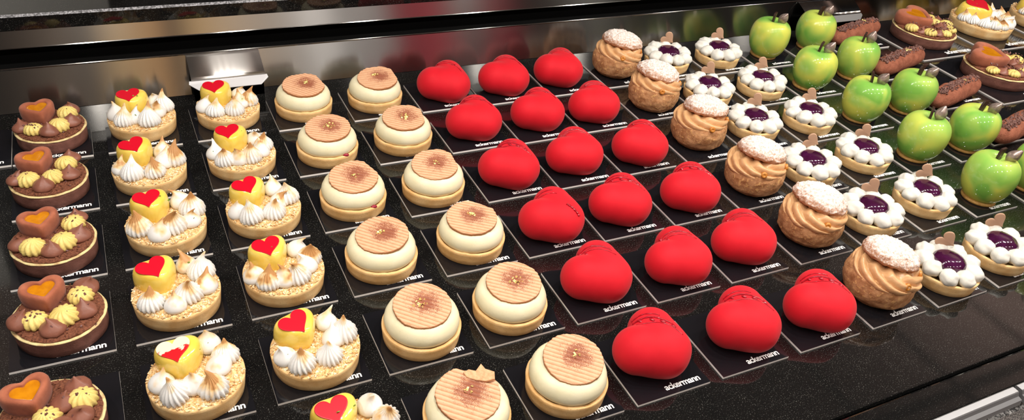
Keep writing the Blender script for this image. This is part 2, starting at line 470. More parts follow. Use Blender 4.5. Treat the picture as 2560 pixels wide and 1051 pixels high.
R_L, R_C, R_M, R_B = .0428, .0414, .0411, .0415
SHELL_L = [shell_mesh('lemon_tart_shell', R_L, .0190, M['shell_pale'], .965, s) for s in (1, 2)]
SHELL_M = [shell_mesh('cream_tart_shell', R_M, .0172, M['shell'], .965, s) for s in (3, 4)]
SHELL_B = [shell_mesh('berry_tart_shell', R_B, .0175, M['shell_pale'], .95, s) for s in (5, 6)]
SHELL_C = [shell_mesh('chocolate_tart_shell', R_C, .0185, M['choc_shell'], .98, s) for s in (7, 8)]

def ring_mesh(name, r0, r1, z0, h, m, seed):
    def f(p, rr, z, t):
        d = 1 + .012 * fbm((math.cos(t), math.sin(t), z * 30), 3, seed); return [p[0] * d, p[1] * d, z + .0005 * fbm((math.cos(t), math.sin(t), 0), 5, seed)]
    prof = [(r0, z0), (r1 - .0004, z0), (r1, z0 + h * .4), (r1 - .0005, z0 + h), ((r0 + r1) / 2, z0 + h * 1.15), (r0, z0 + h)]
    rings = []
    for r, z in prof + [prof[0]]:
        rings.append([f([r * math.cos(2 * PI * j / 72), r * math.sin(2 * PI * j / 72), z], r, z, 2 * PI * j / 72) for j in range(72)])
    return rings_mesh(name, rings, m, False, False)
RIM_C = [ring_mesh('butter_rim', .0370, .0421, .0178, .0013, M['choc_rim'], s) for s in (1, 2)]

def crumble_disc(name, r, z0, h, m, seed, rough, chips, chip_m=None, chip_s=(.0012, .0035), rim=.55):
    n, k = 96, 16
    rnd = random.Random(seed)
    rings = []
    rings.append([(r * .98 * math.cos(2 * PI * j / n), r * .98 * math.sin(2 * PI * j / n), z0) for j in range(n)])
    for i in range(k, 0, -1):
        rr = r * i / k
        rg = []
        for j in range(n):
            t = 2 * PI * j / n
            x, y = rr * math.cos(t), rr * math.sin(t)
            d = 1 + (.02 * fbm((x, y, 0), 160, seed + 2) if i == k else 0)
            z = z0 + h + rough * fbm((x, y, 0), 330, seed, 4) - (h * .45 if i == k else 0)
            rg.append((x * d, y * d, z))
        rings.append(rg)
    parts = []
    V = []; F = []
    for rg in rings: V += rg
    for i in range(len(rings) - 1):
        for j in range(n):
            a = i * n + j; b = i * n + (j + 1) % n
            F.append((a, b, b + n, a + n))
    c = len(V); V.append((0, 0, z0 + h)); base = (len(rings) - 1) * n
    F += [(base + j, base + (j + 1) % n, c) for j in range(n)]
    parts.append(([Vector(v) for v in V], F))
    for q in range(chips):
        t = rnd.uniform(0, 2 * PI)
        rr = r * (rnd.uniform(.82, 1.0) if rnd.random() < rim else math.sqrt(rnd.random()) * .95)
        s = rnd.uniform(*chip_s)
        e = Euler((rnd.uniform(-.7, .7), rnd.uniform(-.7, .7), rnd.uniform(0, PI))).to_matrix()
        parts.append(box_vf((rr * math.cos(t), rr * math.sin(t), z0 + h + .0003 + rnd.uniform(-.0004, .0008)), (s, s * rnd.uniform(.4, .8), s * rnd.uniform(.25, .5)), e))
    V, F = join_vf(parts)
    return mesh_from(name, V, F, chip_m or m, False)
NUTS = [crumble_disc('nut_crumble', R_L * .985, .0165, .0032, M['nuts'], s, .0014, 620, chip_s=(.0009, .0027)) for s in (11, 12)]
CRUMB = [crumble_disc('cocoa_crumble', .0397, .0186, .0036, M['choc_crumb'], s, .0010, 120, chip_s=(.0008, .0022), rim=.4) for s in (21, 22)]

CHOC_HEART = [heart_solid('chocolate_heart', .0405, [(.90, 0), (.95, .001), (.985, .006), (1.0, .0125), (.985, .0160), (.945, .0182), (.88, .0194), (.78, .0198), (.68, .0197), (.625, .0192), (.595, .0178), (.575, .0164)], M['cocoa_heart'], 1.0, 18, rough=.010, seed=s) for s in (1, 2)]
JELLY_HEART = heart_solid('orange_jelly', .0405, [(.615, .0158), (.605, .0170), (.59, .0175), (.48, .0177), (.3, .01735)], M['orange_jelly'], 1.0, 10)
LEMON_HEART = heart_solid('lemon_heart', .0420, [(.96, 0), (1.0, .003), (1.0, .0100), (.99, .0145), (.965, .0180), (.92, .0210), (.86, .0230), (.77, .0245), (.62, .0254), (.4, .0258), (.2, .0259)], M['yellow'], 1.02, 60)
PLAQUE = heart_solid('red_plaque', .0292, [(.97, 0), (1, .0003), (1, .0008), (.985, .0011), (.975, .00112), (.9, .00112)], M['red_plaque'], 1.02, 3)
PLAQUE_HALF = heart_solid('half_white_plaque', .0292, [(.97, 0), (1, .0003), (1, .0008), (.985, .0011), (.975, .00112), (.9, .00112)], M['half_plaque'], 1.02, 3)

def kiss(name, r, h, ribs, amp, m, seed, bend=.0, bulge=1.0, tip=1.0, twist=.5):
    rnd = random.Random(seed)
    ba = rnd.uniform(0, 2 * PI)
    zs = [0, .04, .12, .22, .33, .44, .54, .63, .71, .78, .85, .91, .96, 1.0]
    rs = [.80, .92, 1.0, 1.0, .93, .80, .635, .475, .34, .245, .175, .125, .085, .03]
    n = 112 if ribs else 32
    rings = []
    for z, q in zip(zs, rs):
        zz = z ** (1 / tip)
        rg = []
        for j in range(n):
            t = 2 * PI * j / n
            rr = r * q * bulge
            if ribs:
                a = amp * (1 - .35 * z)
                rr *= 1 + a * (abs(math.cos(ribs * .5 * (t + twist * z))) - .6)
            rr *= 1 + .05 * fbm((math.cos(t), math.sin(t), z), 1.3, seed)
            off = bend * max(0, z - .45) ** 2 * 3
            zq = z - .35 * bend / h * max(0, z - .8) * 4 * 0
            rg.append((rr * math.cos(t) + off * math.cos(ba), rr * math.sin(t) + off * math.sin(ba), zq * h))
        rings.append(rg)
    return rings_mesh(name, rings, m)
MER_R = [kiss('piped_meringue', .0124, .0262, 16, .30, M['meringue'], s, bend=b) for s, b in ((1, .004), (2, .008), (3, .002))]
MER_S = [kiss('smooth_meringue', .0112, .0222, 0, 0, M['meringue'], s, bend=b) for s, b in ((4, .008), (5, .004), (6, .010))]
CHOC_KISS = [kiss('chocolate_dollop', .0115, .0158, 0, 0, M['choc_cream'], s, bend=b) for s, b in ((7, .003), (8, .006), (9, .002))]
def star(name, r, h, ribs, amp, m, seed):
    zs = [0, .1, .3, .5, .68, .82, .92, 1.0]; rs = [.85, .97, 1.0, .95, .82, .62, .38, .08]
    n = 80; rings = []
    for z, q in zip(zs, rs):
        rg = []
        for j in range(n):
            t = 2 * PI * j / n
            rr = r * q * (1 + amp * (abs(math.cos(ribs * .5 * (t + .5 * z))) - .6)) * (1 + .05 * fbm((math.cos(t), math.sin(t), z), 1.2, seed))
            rg.append((rr * math.cos(t), rr * math.sin(t), z * h))
        rings.append(rg)
    return rings_mesh(name, rings, m)
VAN_STAR = [star('vanilla_dollop', .0119, .0138, 12, .24, M['van_cream'], s) for s in (1, 2)]

def chips_mesh(name, pts, size, m, seed, flat=.6):
    rnd = random.Random(seed); parts = []
    for p in pts:
        s = rnd.uniform(*size)
        e = Euler((rnd.uniform(-1, 1), rnd.uniform(-1, 1), rnd.uniform(0, PI))).to_matrix()
        parts.append(box_vf(p, (s, s * rnd.uniform(.5, .9), s * rnd.uniform(.4, flat)), e))
    V, F = join_vf(parts)
    return mesh_from(name, V, F, m, False)

# cream tart
def dome_mesh(seed):
    prof = [(.0300, .0150), (.0362, .0158), (.0380, .0185), (.0388, .0225), (.0382, .0270), (.0362, .0318), (.0330, .0352), (.0290, .0372), (.0240, .0380), (.012, .0382)]
    def f(p, r, z, t):
        d = 1 + .012 * fbm((math.cos(t) * .04, math.sin(t) * .04, z), 45, seed)
        return [p[0] * d, p[1] * d, z]
    return lathe('cream_dome', prof, M['cream'], 72, f)
DOME = [dome_mesh(s) for s in (1, 2)]

def ridged_disc(seed, cuts=(), flake=False):
    n, k, R = 144, 44, .0297
    rnd = random.Random(seed)
    def lim(t):
        r = R * (1 + .018 * fbm((math.cos(t), math.sin(t), 0), 5, seed) + .012 * noise.noise(Vector((math.cos(t) * 14, math.sin(t) * 14, seed))))
        for a, d in cuts:
            c = math.cos(t - a)
            if c > .05: r = min(r, d * R / c)
        return r
    top = lambda x, y: .0046 + .0013 * (abs(math.sin(PI * (y + .06 * x) / .0046)) ** .45 - .75) + .0002 * fbm((x, y, 0), 200, seed)
    rings = [[(lim(2 * PI * j / n) * .96 * math.cos(2 * PI * j / n), lim(2 * PI * j / n) * .96 * math.sin(2 * PI * j / n), 0) for j in range(n)]]
    rings.append([(lim(2 * PI * j / n) * math.cos(2 * PI * j / n), lim(2 * PI * j / n) * math.sin(2 * PI * j / n), .0012) for j in range(n)])
    for i in range(k, 0, -1):
        rg = []
        for j in range(n):
            t = 2 * PI * j / n; r = lim(t) * i / k
            x, y = r * math.cos(t), r * math.sin(t)
            rg.append((x, y, top(x, y) - (.0004 if i == k else 0)))
        rings.append(rg)
    return rings_mesh('chestnut_disc', rings, M['chestnut'])
DISC = [ridged_disc(1), ridged_disc(2, ((PI * .42, .86),)), ridged_disc(3, ((PI * .30, .90), (PI * .75, .93))), ridged_disc(4, ((PI * .15, .9), (PI * .62, .95))), ridged_disc(5, ((PI * .5, .8),))]

def gold_mesh(seed, n=9, s=.0022):
    rnd = random.Random(seed); parts = []
    for i in range(n):
        c = (rnd.gauss(0, s * .7), rnd.gauss(0, s * .9), .0004 + rnd.random() * .0012)
        e = Euler((rnd.uniform(-1, 1), rnd.uniform(-1, 1), rnd.uniform(0, PI))).to_matrix()
        parts.append(box_vf(c, (s * rnd.uniform(.5, 1.1), s * rnd.uniform(.4, .9), .0003), e))
    V, F = join_vf(parts); return mesh_from('gold_leaf', V, F, M['gold'], False)
GOLD = [gold_mesh(1, 11, .0026), gold_mesh(2, 15, .0032), gold_mesh(3, 8, .0025)]

# red heart cake: two smoothly joined tapered lobes, found by marching outwards
HA = np.array([.0168, .0100, .0252]); HB = np.array([.0022, -.0155, .0230]); HC = np.array([.0025, -.0050, .0238])
def heart_sdf(P):
    def leg(s):
        a = HA * np.array([s, 1, 1]); b = HB * np.array([s, 1, 1])
        if s > 0: a = a + np.array([.0005, .0015, .0012]); b = b + np.array([.0065, .0015, .001])
        else: b = b + np.array([.0015, 0, 0])
        ab = b - a
        t = np.clip(((P - a) @ ab) / (ab @ ab), 0, 1)[..., None]
        d = np.linalg.norm(P - (a + t * ab), axis=-1)
        return d - (.0253 * (1 - t[..., 0]) + .0228 * t[..., 0])
    d1, d2 = leg(-1), leg(1)
    k = .0035
    h = np.clip(.5 + .5 * (d2 - d1) / k, 0, 1)
    d = d2 * (1 - h) + d1 * h - k * h * (1 - h)
    d3 = np.linalg.norm((P - HC) * np.array([1, 1, 1.08]), axis=-1) - .0285
    k = .010
    h = np.clip(.5 + .5 * (d3 - d) / k, 0, 1)
    return d3 * (1 - h) + d * h - k * h * (1 - h)
def heart_cake():
    nu, nv = 96, 56
    c = np.array([0, -.002, .0225])
    th = np.linspace(0, 2 * PI, nu, endpoint=False); ph = np.linspace(.02, PI - .02, nv)
    D = np.stack([np.sin(ph)[:, None] * np.cos(th)[None], np.sin(ph)[:, None] * np.sin(th)[None], np.repeat(np.cos(ph)[:, None], nu, 1)], -1)
    lo = np.full((nv, nu), .001); hi = np.full((nv, nu), .07)
    for s in np.linspace(.07, .002, 140):         # outermost crossing
        inside = heart_sdf(c + D * s) < 0
        newly = inside & (lo < s)
        lo = np.where(newly & (lo < .0015), s, lo)
    P = c + D * lo[..., None]
    lo2, hi2 = lo.copy(), lo + .0006
    for _ in range(12):
        m = (lo2 + hi2) / 2; ins = heart_sdf(c + D * m[..., None]) < 0
        lo2 = np.where(ins, m, lo2); hi2 = np.where(ins, hi2, m)
    P = c + D * lo2[..., None]
    P[..., 2] = np.maximum(P[..., 2], .0015 + .0)
    P[..., 2] -= .0015
    rings = [[tuple(p) for p in row] for row in P]
    return rings_mesh('heart_mousse', rings, M['red'])
HEART = heart_cake()
def heart_top(x, y):
    zs = np.linspace(.065, .002, 260)
    d = heart_sdf(np.stack([np.full_like(zs, x), np.full_like(zs, y), zs], -1))
    i = np.argmax(d < 0)
    return (zs[i] if d[i] < 0 else .004) - .0015
def drizzle(lines, drops, seed):
    out = []
    for pts, r in lines:
        pts = np.array(pts) * np.array([.60, 1]) + np.array([-.001, 0]); path = []; n = 30
        for i in range(n):
            u = i / (n - 1) * (len(pts) - 1); a = min(int(u), len(pts) - 2); fr = u - a
            p0 = pts[max(a - 1, 0)]; p1 = pts[a]; p2 = pts[a + 1]; p3 = pts[min(a + 2, len(pts) - 1)]
            p = .5 * (2 * p1 + (p2 - p0) * fr + (2 * p0 - 5 * p1 + 4 * p2 - p3) * fr ** 2 + (3 * p1 - p0 - 3 * p2 + p3) * fr ** 3)
            path.append((p[0], p[1], heart_top(p[0], p[1]) + r * .3))
        V, F = tube_vf(path, [r * 1.25 * (.7 + .5 * abs(math.sin(i * .5 + seed))) for i in range(n)])
        out.append(('glaze_strand', mesh_from('glaze_strand', V, F, M['drizzle'], True)))
    for x, y, r in drops:
        x = x * .60 - .001
        V, F = blob_vf((x, y, heart_top(x, y) + r * .1), (r, r * 1.5, r * .8))
        out.append(('glaze_drop', mesh_from('glaze_drop', V, F, M['drizzle'], True)))
    return out
mm = .001
def sc(l): return [(a * mm, b * mm) for a, b in l]
DRIZ = [
    drizzle([(sc([(-2, 26), (8, 20), (20, 8), (28, -6), (24, -20)]), .00055), (sc([(4, 28), (16, 22), (28, 8), (33, -4)]), .0006)], [(.010, .022, .0018), (.024, .000, .0015)], 1),
    drizzle([(sc([(-4, 22), (6, 12), (14, 4), (22, -8), (24, -22)]), .0005), (sc([(2, 27), (14, 18), (24, 6), (30, -8)]), .0008), (sc([(8, 30), (20, 22), (31, 8)]), .0006)],
            [(.006, .021, .0016), (.014, .011, .0021), (.021, .001, .0024), (.026, -.010, .0020)], 2),
    drizzle([(sc([(0, 28), (12, 24), (24, 14), (34, 0)]), .0007), (sc([(-2, 25), (10, 16), (22, 4), (28, -10)]), .0005), (sc([(2, 24), (13, 19), (26, 9), (33, -3)]), .0005)], [(.003, .027, .002), (-.002, .018, .0016)], 3),
    drizzle([(sc([(2, 28), (14, 24), (26, 14)]), .0006), (sc([(6, -14), (8, -22), (9, -30)]), .0012), (sc([(0, 24), (12, 16), (22, 6)]), .0005)], [(.009, -.031, .0018)], 4),
]

# choux
def bun_mesh(seed):
    prof = [(.022, 0), (.031, .0012), (.0385, .008), (.0415, .017), (.0420, .026), (.0400, .0335), (.0372, .0375), (.030, .039), (.01, .039)]
    dense = []
    for (r0, z0), (r1, z1) in zip(prof, prof[1:]):
        for i in range(4): dense.append((r0 + (r1 - r0) * i / 4, z0 + (z1 - z0) * i / 4))
    dense.append(prof[-1])
    def f(p, r, z, t):
        q = (p[0], p[1], z)
        d = 1 + .035 * fbm(q, 55, seed, 2) + .014 * fbm(q, 260, seed + 3, 3)
        return [p[0] * d, p[1] * d, max(0, z + .0025 * fbm(q, 60, seed + 9, 2) * (z > .01))]
    return lathe('choux_bun', dense, M['bun'], 96, f)
BUN = [bun_mesh(s) for s in (1, 2, 3)]
def swirl_mesh(seed):
    prof = [(.030, .0310), (.0365, .0318), (.0392, .0350), (.0398, .039), (.0385, .0425), (.036, .0455), (.033, .0485), (.029, .051), (.018, .0525), (.006, .053)]
    def f(p, r, z, t):
        a = .11 * (abs(math.cos(4 * (t + 95 * (z - .034)))) - .6)
        w = .05 * fbm((math.cos(t), math.sin(t), z * 40), 1.5, seed)
        d = 1 + a + w
        return [p[0] * d, p[1] * d, z + .0024 * math.sin(8 * (t + 95 * (z - .034)) + 1)]
    dense = []
    for (r0, z0), (r1, z1) in zip(prof, prof[1:]):
        for i in range(3): dense.append((r0 + (r1 - r0) * i / 3, z0 + (z1 - z0) * i / 3))
    dense.append(prof[-1])
    return lathe('praline_swirl', dense, M['praline'], 132, f)
SWIRL = [swirl_mesh(s) for s in (1, 2)]
def lid_mesh(seed):
    prof = [(.012, 0), (.026, .0), (.0325, .0022), (.0335, .005), (.0315, .0105), (.0270, .0148), (.0205, .0182), (.012, .0203), (.003, .0208)]
    dense = []
    for (r0, z0), (r1, z1) in zip(prof, prof[1:]):
        for i in range(4): dense.append((r0 + (r1 - r0) * i / 4, z0 + (z1 - z0) * i / 4))
    dense.append(prof[-1])
    def f(p, r, z, t):
        q = (p[0], p[1], z)
        d = 1 + .06 * fbm((p[0], p[1], z), 50, seed, 2) + .03 * fbm(q, 200, seed + 2, 3)
        return [p[0] * d, p[1] * d * .94, z + .0019 * fbm(q, 210, seed + 7, 3)]
    return lathe('choux_lid', dense, M['lid'], 84, f)
LID = [lid_mesh(s) for s in (1, 2, 3)]
def hazel_mesh():
    prof = [(.0012, .0034), (.0022, .0044), (.0042, .004), (.0052, .002), (.0045, -.001), (.002, -.003)]
    return lathe('hazelnut', prof, M['hazel'], 24)
HAZEL = hazel_mesh()

# berry tart
def cream_blob(seed):
    nu, nv = 28, 18; rings = []
    for i in range(nv + 1):
        ph = PI * (.02 + .96 * i / nv); rg = []
        for j in range(nu):
            t = 2 * PI * j / nu
            x, y, z = math.sin(ph) * math.cos(t), math.sin(ph) * math.sin(t), math.cos(ph)
            q = 1 + .10 * fbm((x, y, z), 1.6, seed, 2) + .045 * math.sin(3 * math.atan2(z, x) + 7 * y) * (1 - y * y)
            rg.append((x * .0118 * q, y * .0136 * q, z * .0104 * q))
        rings.append(rg)
    return rings_mesh('whipped_cream_dollop', rings, M['wcream'])
BLOB = [cream_blob(s) for s in (1, 2, 3)]
JELLY = lathe('berry_jelly', [(.0190, 0), (.0212, .003), (.0212, .007), (.0196, .0110), (.0160, .0142), (.0105, .0160), (.004, .0167)], M['berry'], 48)
def standing_heart():
    P = heart_round(.0205, 64, squash=1.02, smooth=1)
    rings = []
    for s, y in [(.9, -.0009), (1, -.0006), (1, .0006), (.9, .0009)]:
        rings.append([(x * s, y, z * s) for x, z in P])
    return rings_mesh('chocolate_plaque', rings, M['tan_plaque'])
STAND_HEART = standing_heart()

# apple
def apple_mesh(seed):
    prof = [(.015, .003), (.0215, .0032), (.0275, .009), (.0328, .0185), (.0362, .030), (.0372, .041), (.0360, .052), (.0325, .061), (.0265, .0675), (.019, .0708), (.0125, .0710), (.0075, .0692), (.003, .0668)]
    dense = []
    for i in range(len(prof) - 1):
        p0 = prof[max(i - 1, 0)]; p1 = prof[i]; p2 = prof[i + 1]; p3 = prof[min(i + 2, len(prof) - 1)]
        for k in range(3):
            t = k / 3
            dense.append(tuple(.5 * (2 * p1[a] + (-p0[a] + p2[a]) * t + (2 * p0[a] - 5 * p1[a] + 4 * p2[a] - p3[a]) * t * t + (-p0[a] + 3 * p1[a] - 3 * p2[a] + p3[a]) * t ** 3) for a in (0, 1)))
    dense.append(prof[-1])
    def f(p, r, z, t):
        d = 1 + .018 * fbm((math.cos(t), math.sin(t), z * 20), 1.1, seed, 2)
        return [p[0] * d, p[1] * d, z]
    return lathe('apple_body', dense, M['apple'], 72, f)
APPLE = [apple_mesh(s) for s in (1, 2, 3)]
APPLE_BASE = lathe('biscuit_base', [(.0225, 0), (.0245, .0008), (.0245, .0036), (.0232, .0046), (.01, .0048)], M['biscuit'], 48)
def stem_mesh():
    n = 9; rings = []
    for i in range(n):
        u = i / (n - 1); x = .005 * u * u; z = .0185 * u - .003
        w, d = .0034 + .0012 * u, .0018
        rings.append([(x - w, -d, z), (x + w, -d, z), (x + w, d, z), (x - w, d, z)])
    return rings_mesh('stem', rings, M['dark_choc'], smooth=False)
STEM = stem_mesh()
def leaf_mesh():
    nu, nv = 14, 7; V = []; F = []
    for i in range(nu + 1):
        u = i / nu
        w = .0078 * math.sin(PI * min(1, u * .96 + .02)) ** .75 * (1.1 - .45 * u)
        for j in range(nv + 1):
            v = j / nv * 2 - 1
            V.append((v * w, .0055 * v * v * math.sin(PI * u) - .0045 * math.sin(PI * u), .021 * u))
    m = nv + 1
    for i in range(nu):
        for j in range(nv): F.append((i * m + j, i * m + j + 1, (i + 1) * m + j + 1, (i + 1) * m + j))
    k = len(V); V2 = [(x, y + .0012, z) for x, y, z in V]
    F2 = [tuple(q + k for q in reversed(f)) for f in F]
    edge = [i * m for i in range(nu + 1)] + [nu * m + j for j in range(1, m)] + [i * m + nv for i in range(nu - 1, -1, -1)] + list(range(nv - 1, 0, -1))
    F3 = [(edge[i], edge[(i + 1) % len(edge)], edge[(i + 1) % len(edge)] + k, edge[i] + k) for i in range(len(edge))]
    return mesh_from('leaf', V + V2, F + F2 + F3, M['silver_leaf'])
LEAF = leaf_mesh()

# eclair
def eclair_mesh(seed, L=.168, W=.047, H=.043):
    n, k = 48, 44; rings = []
    for i in range(k + 1):
        u = -1 + 2 * i / k
        s = max(.06, (1 - abs(u) ** 5)) ** .5
        rg = []
        for j in range(n):
            t = 2 * PI * j / n
            y, z = W / 2 * s * math.cos(t), H * .5 + H / 2 * s * math.sin(t)
            x = u * L / 2
            q = (x, y, z); d = .0022 * fbm(q, 45, seed, 2) + .0007 * fbm(q, 300, seed + 4, 3)
            y *= 1 + d * 30; z = max(.0, z * (1 + d * 25) - .002)
            rg.append((x, y, z))
        rings.append(rg)
    return rings_mesh('eclair_body', rings, M['eclair'])
ECLAIR = [eclair_mesh(s) for s in (1, 2)]
def eclair_strip(seed):
    rnd = random.Random(seed); parts = []
    for i in range(330):
        x = rnd.uniform(-.070, .072); y = rnd.gauss(0, .0052); y = max(-.011, min(.011, y))
        z = .0405 - 10 * y * y + rnd.uniform(-.001, .003) - .0035 * (abs(x) / .07) ** 4
        s = rnd.uniform(.002, .0045)
        e = Euler((rnd.uniform(-1, 1), rnd.uniform(-1, 1), rnd.uniform(0, PI))).to_matrix()
        parts.append(box_vf((x, y, z), (s, s * .7, s * .6), e))
    V, F = join_vf(parts); return mesh_from('cocoa_crumb_strip', V, F, M['cocoa_strip'], False)
STRIP = [eclair_strip(s) for s in (1, 2)]

# ------------------------------------------------------------------ cards with lettering
def card_mesh(w, d, t=.0026):
    V, F = box_vf((w / 2, d / 2, t / 2), (w, d, t))
    me = mesh_from('card', V, F, [M['card_black'], M['card_edge']], False)
    for p in me.polygons: p.material_index = 0 if abs(p.normal.z) > .5 else 1
    return me
CARD = card_mesh(.09, .089); CARD_BIG = card_mesh(.17, .172); CARD_LONG = card_mesh(.142, .10)
def text_mesh(width):
    cu = bpy.data.curves.new('lettering', 'FONT'); cu.body = 'ackermann'; cu.size = .01; cu.offset = .00022; cu.space_character = .93
    cu.extrude = .00005; cu.resolution_u = 3
    o = bpy.data.objects.new('lettering_source', cu); COL.objects.link(o)
    bpy.context.view_layer.update()
    me = bpy.data.meshes.new_from_object(o.evaluated_get(bpy.context.evaluated_depsgraph_get()))
    xs = [v.co.x for v in me.vertices]
    x0, x1 = min(xs), max(xs); k = width / (x1 - x0)
    for v in me.vertices:
        v.co.x = (v.co.x - x0) * k; v.co.y = v.co.y * k * 1.0; v.co.z = v.co.z + .00006
    me.materials.clear(); me.materials.append(M['white_ink'])
    bpy.data.objects.remove(o); bpy.data.curves.remove(cu)
    me.name = 'lettering'
    return me
TEXT = text_mesh(.0435); TEXT_BIG = text_mesh(.078)
CT = .0026

def card(x, y, label, group, rotz=0, mesh=None, text=True):
    o = obj('cake_card', mesh or CARD, None, (x, y, 0), (0, 0, rotz))
    tag(o, label, 'cake card', group)
    if text:
        if mesh is CARD_BIG: obj('lettering', TEXT_BIG, o, (.082, .011, CT))
        elif mesh is CARD_LONG: obj('lettering', TEXT, o, (.090, .010, CT))
        else: obj('lettering', TEXT, o, (.0385, .0062, CT))
    return o

# ------------------------------------------------------------------ positions measured on the shelf (metres)
rnd = random.Random(3)
COLX = dict(C=.0590, L1=.1666, L2=.2763, M1=.3843, M2=.4929, H1=.5990, H2=.7058, H3=.8145, X=.9262, B1=1.0379, B2=1.1513, A1=1.264, A2=1.379)
ROWY = [.3105, .1906, .0670, -.0515, -.1703, -.2913]
POS = {
 'C': [(.1052, .3670), (.1010, .2450), (.1030, .1190), (.1052, -.0015), (.0960, -.1300)],
 'L1': [(.2140, .3676), (.2103, .2391), (.2155, .1183), (.2115, -.0016), (.2130, -.1235)],
 'L2': [(.3255, .3669), (.3206, .2413), (.3232, .1175), (.3198, -.0020), (.3229, -.1231), (.3270, -.2420)],
 'M1': [(.4310, .3642), (.4323, .2389), (.4319, .1177), (.4291, -.0021), (.4321, -.1243), (.4310, -.2470)],
 'M2': [(.5383, .3628), (.5400, .2397), (.5375, .1154), (.5397, -.0026), (.5346, -.1224), (.5401, -.2415)],
 'H1': [(.6489, .3560), (.6482, .2380), (.6455, .1116), (.6463, -.0082), (.6443, -.1212), (.6413, -.2391)],
 'H2': [(.7510, .3528), (.7533, .2380), (.7493, .1171), (.7498, -.0047), (.7543, -.1270), (.7598, -.2424)],
 'H3': [(.8546, .3586), (.8519, .2367), (.8564, .1111), (.8596, -.0082), (.8591, -.1212), (.8671, -.2474)],
 'X': [(.9740, .3661), (.9714, .2457), (.9738, .1249), (.9780, -.0019), (.9756, -.1192), (.9742, -.2405)],
 'B1': [(1.0842, .3650), (1.0835, .2422), (1.0880, .1270), (1.0877, -.0025), (1.0862, -.1231), (1.0880, -.2480)],
 'B2': [(1.1967, .3622), (1.1972, .2385), (1.1991, .1196), (1.2010, .0007), (1.2010, -.1165), (1.1980, -.2423)],
 'A1': [(1.3120, .3599), (1.3060, .2308), (1.3098, .1116), (1.3081, -.0110), (1.3111, -.1315), (1.3080, -.2520)],
 'A2': [(1.4390, .3691), (1.4284, .2460), (1.4256, .1118), (1.4240, -.0147), (1.4230, -.1340)],
}
ROWN = ['row nearest the steel panel', 'second row from the steel panel', 'third row from the steel panel',
        'fourth row from the steel panel', 'fifth row from the steel panel', 'sixth row from the steel panel']
FIXED_CARD = {('H2', 0): (.7014, .307), ('H2', 1): (.7071, .1877), ('H3', 0): (.8205, .3079), ('X', 0): (.931, .3115), ('X', 1): (.924, .1979), ('H3', 2): (.8124, .0708)}

def cards_for(key, what, n, group):
    for i in range(n):
        x, y = FIXED_CARD.get((key, i), (COLX[key], ROWY[i]))
        card(x, y, 'black square card under the ' + what + ', ' + ROWN[i], group, rnd.uniform(-.006, .006))

# ------------------------------------------------------------------ things on cards
def place_kisses(t, pts, z, seed, ks=1.0):
    r = random.Random(seed)
    for k, x, y in pts:
        me, nm = {'r': (r.choice(MER_R), 'piped_meringue'), 's': (r.choice(MER_S), 'smooth_meringue'),
                  'c': (r.choice(CHOC_KISS), 'chocolate_dollop'), 'v': (r.choice(VAN_STAR), 'vanilla_dollop')}[k]
        s = r.uniform(.93, 1.08) * ks
        obj(nm, me, t, (x * mm, y * mm, z), (r.uniform(-.12, .12), r.uniform(-.12, .12), r.uniform(0, 6.28)), (s, s, s * r.uniform(.95, 1.1)))

PAT_L = [
 dict(h=(-11, 15), k=[('s', -32, -6), ('r', -20, -21), ('r', 6, -22), ('s', 17, -3), ('r', 29, 0), ('s', 19, 22)]),
 dict(h=(-13, 16), k=[('r', -27, -14), ('s', -7, -27), ('r', 9, -16), ('s', 27, -10), ('r', 29, 12), ('s', 18, 29)]),
 dict(h=(-10, 15), k=[('s', -32, -6), ('r', -21, -22), ('s', -5, -22), ('r', 11, -21), ('s', 23, -9), ('r', 29, 5), ('s', 19, 23)]),
 dict(h=(-10, 14), k=[('s', -30, -4), ('r', -20, -21), ('s', -5, -16), ('r', 11, -25), ('s', 20, -2), ('r', 28, 11), ('s', 16, 30)]),
]
def lemon_tart(x, y, label, group, pat=0, seed=0, half=False, rot=0, scale=1.0, zs=1.0, ks=1.0, hs=1.0):
    t = thing('lemon_meringue_tart', label, 'tart', (x, y, CT), rot, group)
    if scale != 1.0: t.scale = (scale, scale, zs)
    p = PAT_L[pat]
    obj('tart_shell', SHELL_L[seed % 2], t, rot=(0, 0, seed))
    obj('nut_crumble', NUTS[seed % 2], t, rot=(0, 0, seed * 1.3), kind='stuff')
    hx, hy = p['h']
    tilt = (.10, -.02, .16 + .14 * math.sin(seed))
    h = obj('lemon_heart', LEMON_HEART, t, (hx * mm, hy * mm, .0185), tilt, (hs, hs, 1.0))
    pl = obj('heart_plaque', PLAQUE_HALF if half else PLAQUE, h, (-.0035, .0005, .0253), (.07, -.08, -.04 + .12 * math.sin(seed * 2.3)))
    if half: pl['label'] = 'heart plaque half white and half red'
    place_kisses(t, p['k'], .0195, seed, ks)
    r = random.Random(seed + 50)
    pts = [(hx * mm + r.uniform(-.014, .02), hy * mm + r.uniform(-.012, .012), .0450) for _ in range(2)]
    for k, a, b in r.sample(p['k'], 3): pts.append((a * mm + r.uniform(-.003, .003), b * mm - .006, .0310 + r.uniform(0, .002)))
    obj('lime_zest', chips_mesh('lime_zest', pts, (.0010, .0022), M['zest'], seed, .3), t, kind='stuff')
    return t

